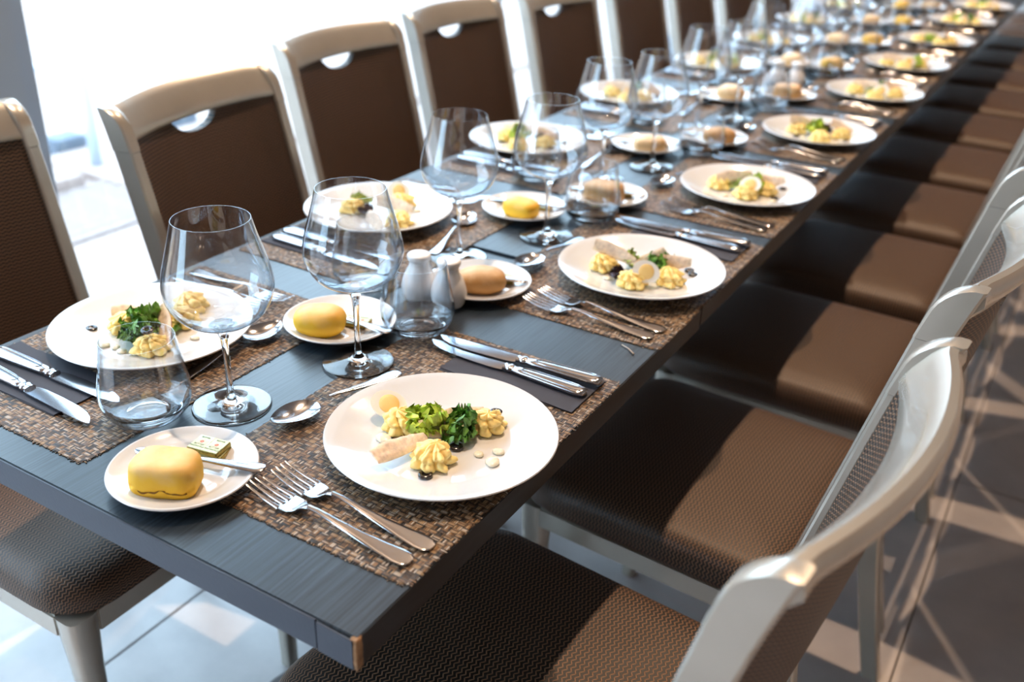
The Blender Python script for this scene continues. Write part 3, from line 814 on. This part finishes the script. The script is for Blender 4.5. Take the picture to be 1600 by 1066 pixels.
def mk_bread(kind, seed):
    def f():
        if kind == 'loaf':     # nearest roll: squared, with a split low on the front side
            def crack(v, th, ph):
                if v.y < 0 or v.x > .02:
                    zc = -.0085+.0022*math.sin(v.x*190+1)+.0012*math.sin(v.x*430)
                    d = abs(v.z-zc)
                    if d < .0022 and abs(v.x) < .034: v = v*(1-.07*(1-d/.0022))
                return v
            me = blob('bread_roll', .0350, .0250, .0215, MYEL, .50, .55, .05, 28, 3, 120, 70, .14, crack)
            t = new('bread_roll', None); new('crust', me, t)
            pts = []
            for k in range(40):
                x = -.022+.050*k/39; z = .0100+.0022*math.sin(x*190+1)+.0012*math.sin(x*430)
                pts.append((x, z))
            # dark split line following the surface
            vs = me.vertices; best = []
            for x, z in pts:
                c = min((v for v in vs if v.co.y < 0), key=lambda v: (v.co.x-x)**2+(v.co.z-z-.0)**2); best.append((x, c.co.y-.0002, z))
            for _ in range(2): best = [best[0]]+[tuple((best[i-1][q]+best[i][q]*2+best[i+1][q])/4 for q in range(3)) for i in range(1, len(best)-1)]+[best[-1]]
            r = [.0003+.0007*abs(math.sin(i*.35)) for i in range(len(best))]
            o = new('crust_split', mesh('crust_split', *tube(best, r, 6), MCRACK), t); o['label'] = 'dark split along the side of the crust'
            return t
        a, b, c, e, m = {'yround': (.036, .027, .0215, .85, MYEL), 'tround': (.038, .026, .020, .85, MTAN), 'pround': (.036, .028, .023, .95, MPALB), 'ysq': (.034, .024, .018, .7, MYEL),
                      'tsq': (.036, .027, .020, .5, MTAN), 'psq': (.037, .026, .019, .75, MPALB)}[kind]
        return new('bread_roll', blob('bread_roll', a, b, c, m, e, e, .07, 30, seed, 56, 32, .15))
    return f
def text_part(s, size, m, parent, loc, rz=0):
    cu = bpy.data.curves.new('lettering', 'FONT'); cu.body = s; cu.size = size; cu.extrude = .00004; cu.align_x = 'CENTER'; cu.align_y = 'CENTER'
    cu.materials.append(m); cu.resolution_u = 2
    key = ('txt', s, size)
    if key not in ST:
        o = bpy.data.objects.new('lettering', cu); ST[key] = bpy.data.meshes.new_from_object(o); bpy.data.objects.remove(o)
    return new('lettering', ST[key], parent, loc, (0, 0, rz))
def mk_butter():
    t = new('butter_portion', None)
    new('wrapped_block', mesh('wrapped_block', *box((-.019, -.0135, 0), (.019, .0135, .0055), .0009), MBUTS, False), t)
    new('wrapper_top', mesh('wrapper_top', *box((-.0186, -.0131, .0050), (.0186, .0131, .0058), .0005), MBUT, False), t)
    for s in (-1, 1):
        new('label_panel', mesh('label_panel', *rigid(lathe([(.0062, 0), (.0062, .00012)], 24), (s*.0093, 0, .0058)), MPRT, False), t)
        fl = cat(*[rigid(lathe([(.0010, 0), (.0010, .0001)], 8), (s*.0093+.0014*math.cos(a*1.05), .0012+.0014*math.sin(a*1.05), .00592)) for a in range(6)])
        new('red_emblem', mesh('red_emblem', *fl, MRED, False), t)
        text_part('BUTTER', .0034, MINK, t, (s*.0093, -.0040, .00600)); text_part('MANTEQUILLA', .0026, MINK, t, (s*.0093, -.0080, .0060))
        text_part('BUTTER', .0030, MINK, t, (s*.0093, .0090, .0060))
    new('fold_line', mesh('fold_line', *box((-.0004, -.0131, .0058), (.0004, .0131, .00595)), MPRT, False), t)
    return t
# ------------------------------------------------------------------ laying the places
def side_name(s): return 'aisle side' if s > 0 else 'window side'
MH = .0016
FOOD = {
 ('R', 0): dict(ros=[(-.052, -.002, 1), (.014, -.040, 2), (.024, .052, 3)], egg=[(-.078, .004, .022, (.55, .25, .5))], leaf=[('lettuce', -.022, .006, 0), ('kale', .012, .020, 1)],
   chick=[(-.020, -.052, .012, (.55, 0, 1.35)), (.000, .040, .014, (.9, 0, 1.1)), (-.008, .012, .012, (.7, 0, .9))],
   ol=[(-.044, -.025), (-.013, .008), (.020, -.002), (.023, -.064), (.018, .085)], sau=[(-.056, -.032, 1.3), (-.034, -.036, .9), (-.046, -.050, .7), (.048, .001, .8), (.063, .017, .9), (.069, -.004, 1.2)]),
 ('R', 1): dict(ros=[(-.055, -.016, 3), (.008, -.050, 1), (.052, -.010, 2)], egg=[(.026, -.046, .026, (1.2, .3, .4))], leaf=[('pale', -.016, .010, 2), ('kale', .023, .012, 3), ('purple', -.020, -.046, 4)],
   chick=[(-.044, -.004, .026, (1.4, .2, .2)), (.006, .018, .020, (1.2, -.6, .9)), (.044, .020, .026, (1.4, 0, .5))],
   ol=[(.060, .052), (.071, .040), (.057, -.006)], sau=[(-.034, -.050, .9), (.066, -.020, .9), (.052, -.026, .7)]),
 ('L', 0): dict(ros=[(-.040, -.012, 2), (.010, .040, 1), (.038, -.036, 3), (-.014, .080, 2)], egg=[], leaf=[('rocket', -.004, -.002, 5), ('kale', .010, -.030, 6)],
   chick=[(.026, -.002, .014, (.7, .4, -.6)), (-.050, .010, .012, (.8, 0, .8))], ol=[(-.074, -.040), (.050, .061)], ol_on=[(.040, -.040, .030)], sau=[(-.022, -.062, 1), (-.006, -.057, .8), (.009, -.060, .9), (.056, .019, .9)]),
 ('L', 1): dict(ros=[(.012, .055, 1), (.062, -.026, 2), (-.046, -.016, 3)], egg=[(-.010, .070, .022, (1.3, 0, .3))], leaf=[('pale', -.052, .020, 7), ('purple', -.012, -.020, 8)],
   chick=[(.034, .006, .022, (1.3, 0, .2)), (.052, -.070, .018, (1.1, 0, -.4))], ol=[(.036, .046)], sau=[(.046, .050, 1), (.03, -.05, .8)]),
}
def auto_food(seed):
    r = random.Random(seed*17+3); j = lambda a: r.uniform(-a, a)
    return dict(ros=[(-.050+j(.008), -.004+j(.01), r.randint(1, 3)), (.008+j(.01), -.038+j(.01), r.randint(1, 3)), (.044+j(.01), .014+j(.012), r.randint(1, 3))],
      egg=[(.022+j(.012), -.040+j(.01), .024, (1.1+j(.2), j(.3), .4+j(.4)))] if seed % 3 != 1 else [], leaf=[(r.choice(['lettuce', 'pale', 'lettuce']), -.014+j(.01), .004+j(.01), 10+seed % 4), (['kale', 'purple', 'lettuce'][seed % 3], .020+j(.02), .012+j(.015), 14+seed % 3)],
      chick=[(-.036+j(.01), .006+j(.01), .024, (1.3, j(.3), .3+j(.4))), (.040+j(.01), .026+j(.01), .024, (1.2, j(.4), .8+j(.5)))],
      ol=[(-.045+j(.01), -.035+j(.01)), (.060+j(.01), -.012+j(.01)), (.055+j(.01), .048+j(.01))], sau=[(-.030+j(.01), -.052, .9), (.062+j(.01), -.030+j(.01), 1.0)])
leafnames = {'lettuce': 'bright green frilly lettuce', 'kale': 'dark green curly leaf', 'purple': 'dark purple salad leaf', 'pale': 'pale green lettuce', 'rocket': 'sprig of green salad leaves'}
def rank(i, pts):
    if len(pts) == 1: return ''
    key = lambda p: .856*p[0]+.516*p[1]
    r = sorted(range(len(pts)), key=lambda q: key(pts[q])).index(i); n = len(pts)
    if r == 0: return 'leftmost '
    if r == n-1: return 'rightmost '
    return 'middle ' if n == 3 else ['second ', 'third ', 'fourth ', 'fifth '][r-1]+'from left '
def lay_food(F, px, py, pz, where, near):
    base = pz+.0056
    g = f'food on the {where} plate'
    for q, (x, y, sd) in enumerate(F['ros']):
        put(ST, ('ros', sd), mk_rosette(sd), (px+x, py+y, base), sd*1.3+q, rank(q, F['ros'])+f'piped yellow potato rosette on the {where} dinner plate', 'potato', 'rosettes, '+g)
    for x, y, z, rot in F['egg']:
        put(ST, 'egg', mk_egg, (px+x, py+y, base+z), 0, f'egg wedge with yellow yolk on the {where} dinner plate', 'egg', None, rot=rot)
    for q, (kind, x, y, sd) in enumerate(F['leaf']):
        put(ST, ('leaf', kind, sd), mk_leaf(kind, sd), (px+x, py+y, base), sd*.7, rank(q, [l[1:] for l in F['leaf']])+f'salad leaf, {leafnames[kind]}, on the {where} dinner plate', 'salad leaf', None)
    for q, (x, y, z, rot) in enumerate(F['chick']):
        put(ST, ('chk', q), mk_chicken(q+1, .022, .070 if q == 0 else .054), (px+x, py+y, base+z), 0, rank(q, F['chick'])+f'thin pinkish chicken slice on the {where} dinner plate', 'chicken', 'chicken slices, '+g, rot=rot)
    for q, (x, y) in enumerate(F['ol']):
        put(ST, 'olive', mk_olive, (px+x, py+y, base), 0, rank(q, F['ol'])+f'black olive ring on the {where} dinner plate', 'olive', 'olive rings, '+g)
    for x, y, z in F.get('ol_on', []):
        put(ST, 'olive', mk_olive, (px+x, py+y, base+z), 0, f'black olive ring lying on top of a rosette, {where} dinner plate', 'olive', None, rot=(.3, .1, 0))
    for q, (x, y, s) in enumerate(F['sau']):
        o = put(ST, ('sauce', int(s*10) % 3), mk_sauce(int(s*10) % 3), (px+x, py+y, base), s*7, rank(q, F['sau'])+f'small cream sauce dollop on the {where} dinner plate', 'sauce', 'sauce dollops, '+g)
        o.scale = (s, s, s)
BREAD = {('R', 0): 'loaf', ('L', 0): 'yround', ('R', 1): 'tround', ('L', 1): 'ysq', ('R', 2): 'tsq', ('L', 2): 'psq', ('R', 3): 'tround', ('L', 3): 'pround', ('R', 4): 'tsq', ('L', 4): 'pround', ('R', 5): 'yround',
         ('L', 5): 'psq', ('R', 6): 'yround', ('L', 6): 'psq', ('R', 7): 'ysq', ('L', 7): 'yround', ('R', 8): 'psq', ('L', 8): 'yround'}
bname = {'loaf': 'squared yellow bread roll', 'yround': 'rounded yellow bread roll', 'tround': 'oval tan bread roll', 'ysq': 'golden yellow bread roll', 'tsq': 'squared tan bread roll', 'psq': 'pale flattened bread roll', 'pround': 'round pale bread roll'}
PX = {'R': [-.107, -.119, -.118, -.118, -.108, -.118, -.118, -.118, -.11], 'L': [-.576, -.614, -.629, -.64, -.60, -.60, -.61, -.61, -.61]}
BP = {'R': [(-.297, .083), (-.306, .671), (-.326, 1.142), (-.307, 1.662), (-.300, 2.210)], 'L': [(-.391, .446), (-.415, .987), (-.407, 1.509), (-.432, 2.084)]}
WG = {'R': [(-.308, .382), (-.326, .910), (-.342, 1.392), (-.338, 1.893)], 'L': [(-.3645, .2165), (-.401, .753), (-.393, 1.255), (-.385, 1.762), (-.405, 2.262)]}
TG = {'R': [(-.300, .500), (-.303, 1.033), (-.296, 1.550)], 'L': [(-.424, .145), (-.452, .580), (-.497, 1.173)]}
for sd, ys in (('R', RY), ('L', LY)):
    s = 1 if sd == 'R' else -1; sn = side_name(s); J = random.Random(5+s)
    for k, py in enumerate(ys):
        px = PX[sd][k]; where = f'{ordn[k]} {sn}'; pl = f'at the {ordn[k]} place on the {sn}'
        rz = 0 if s > 0 else math.pi; j = (lambda a: J.uniform(-a, a)) if k > 0 else (lambda a: 0)
        # placemat
        my = py+s*.019; mx = (-.152 if s > 0 else -.557)+j(.004)
        if k == 1: key, mk = ('mat', 'step', sd), mk_mat(step=(.801-my)*s, seed=3+s)
        else: key, mk = 'mat', mk_mat(None, 1)
        if k == 1 and s < 0: # the turned mat climbs the other way
            def mk(my=my):
                t = mk_mat(step=.801-my, seed=9)(); return t
            put(ST, key, mk, (mx, my, Z0), 0, f'brown woven placemat {pl}', 'placemat', 'woven placemats')
        else:
            put(ST, key, mk, (mx, my, (Z0 if k == 1 else zt(my))), rz+j(.012) if k > 1 else rz, f'brown woven placemat {pl}', 'placemat', 'woven placemats')
        b = zt(py)+MH
        put(ST, 'plate', mk_plate, (px, py, b), 0, f'white dinner plate of salad {pl}', 'plate', 'dinner plates')
        lay_food(FOOD.get((sd, k)) or auto_food(k*2+(s > 0)), px, py, b, where, k < 2)
        hx = -.012 if s > 0 else -.705
        def at(dx, dy, z, ang, key, mk, label, c, g, ez=0):
            x = hx+s*dx; y = py+s*dy
            return put(ST, key, mk, (x, y, zt(y)+z), rz+ang+ez, label, c, g)
        # napkin, knives at the diner's right hand
        nx, ny = (-.115, .188) if s > 0 else (-.607, .155)
        put(ST, 'napkin', mk_napkin, (nx+j(.004), py+s*ny, zt(py+s*ny)+MH), rz+j(.03), f'dark paper napkin under the knives {pl}', 'napkin', 'paper napkins')
        kz = MH+.0024
        dy0 = (.185, .217) if s > 0 else (.178, .147)
        at(-.010, dy0[0], kz, -.028 if s > 0 else -.045, 'knife', mk_knife, f'inner table knife {pl}', 'knife', 'table knives', j(.02))
        at(-.004, dy0[1], kz+(.003 if s > 0 else 0), .055 if s > 0 else 0.02, 'knife', mk_knife, f'outer table knife {pl}', 'knife', 'table knives', j(.015))
        # forks at the left hand
        at(-.001, -.152, MH, -.05, 'fork', mk_fork, f'inner dinner fork {pl}', 'fork', 'dinner forks', j(.03))
        at(-.006, -.180, MH, -.03, 'fork', mk_fork, f'outer dinner fork {pl}', 'fork', 'dinner forks', j(.03))
        # dessert spoon beyond the plate
        if s > 0: sx, sy, sr = -.246, py+.106, math.pi/2-.21
        else: sx, sy, sr = -.456, py-.077, -math.pi/2
        if sd == 'R' and k == 1: sx, sy, sr = -.268, .935, math.pi/2-.10
        if sd == 'L' and k == 1: sx, sy, sr = -.438, .735, -math.pi/2+.24
        put(ST, 'spoon', mk_spoon, (sx, sy, zt(sy)+MH), sr+j(.03), f'dessert spoon beside the plate {pl}', 'spoon', 'dessert spoons')
        # bread plate
        lst = BP[sd]; bx_, by_ = lst[k] if k < len(lst) else ((-.312, py-.18) if s > 0 else (-.42, py+.165))
        bz = zt(by_)+(MH if False else .0)
        bz += MH*.9
        put(ST, 'bplate', mk_bplate, (bx_, by_, bz), 0, f'small white bread plate {pl}', 'plate', 'bread plates')
        bk = BREAD[(sd, k)]; ra_ = {('R', 0): .45, ('L', 0): .5}.get((sd, k), J.uniform(-.4, .8))
        dx, dy = {('R', 0): (.006, -.026), ('L', 0): (-.006, -.034), ('R', 1): (.012, -.018), ('L', 1): (.010, -.030)}.get((sd, k), (.012+j(.01), -.024+j(.006)))
        put(ST, ('bread', bk), mk_bread(bk, k), (bx_+dx, by_+dy, bz+.0052), ra_, f'{bname[bk]} on the bread plate {pl}', 'bread', 'bread rolls')
        if k < 6:
            ex, ey = {('R', 0): (-.004, .040), ('L', 0): (.016, .014)}.get((sd, k), (.018, .030))
            nb = 2 if (sd, k) == ('R', 0) else 1
            for q in range(nb):
                put(ST, 'butter', mk_butter, (bx_+ex+q*-.002, by_+ey+q*.001, bz+.0056+q*.0058), .30+q*-.12+(j(.4) if k else 0),
                    (['lower', 'upper'][q]+' wrapped butter portion in the stack ' if nb == 2 else 'wrapped butter portion on the bread plate ')+pl, 'butter', 'butter portions')
            if (sd, k) == ('R', 0): kx, ky, kr, kzz, tl = -.219, .121, .28, .0158, .045
            elif (sd, k) == ('L', 0): kx, ky, kr, kzz, tl = -.306, .448, .0, .0135, .02
            else: kx, ky, kr, kzz, tl = bx_+.066, by_+.028, .26+j(.1), .0140, .03
            put(ST, 'bknife', mk_bknife, (kx, ky, zt(ky)+kzz+MH), 0, f'small butter knife across the bread plate {pl}', 'knife', 'butter knives', rot=(0, -tl, kr))
        # glasses
        lst = WG[sd]; gx, gy = lst[k] if k < len(lst) else ((-.336, py+.05) if s > 0 else (-.40, py-.21+j(.01)))
        put(ST, 'wine', mk_wine, (gx, gy, zt(gy)+(MH if (sd, k) == ('R', 0) or s > 0 and k else .0002)), 0, f'empty balloon wine glass {pl}', 'wine glass', 'wine glasses')
        lst = TG[sd]; gx, gy = lst[k] if k < len(lst) else ((-.30, py+.195) if s > 0 else (-.505, py-.20+j(.02)))
        put(ST, 'tumbler', mk_tumbler, (gx, gy, zt(gy)+MH), 0, f'empty stemless water glass {pl}', 'tumbler', 'water tumblers')
for q, (x, y, lab) in enumerate([(-.360, .588, 'white salt shaker with a smooth top, behind the nearest tumbler'), (-.312, .594, 'white pepper shaker nearer the aisle, behind the nearest tumbler'),
        (-.370, 2.33, 'white shaker nearer the window in the farther pair'), (-.322, 2.35, 'white shaker nearer the aisle in the farther pair')]):
    put(ST, ('shaker', q % 2), mk_shaker(3 if q % 2 else 1), (x, y, zt(y)+.0002), q, lab, 'shaker', 'salt and pepper shakers')
# loose thread that sticks out of the second mat
th = new('loose_thread', mesh('loose_thread', *tube([(-.047, .623, Z0+.001), (-.035, .617, Z0+.0018), (-.022, .607, Z0+.0012)], [.0006, .0006, .0013], 6), simple('pale_thread', (.55, .45, .36), .6)))
tag(th, 'pale loose thread poking out of the second aisle side placemat', 'thread')
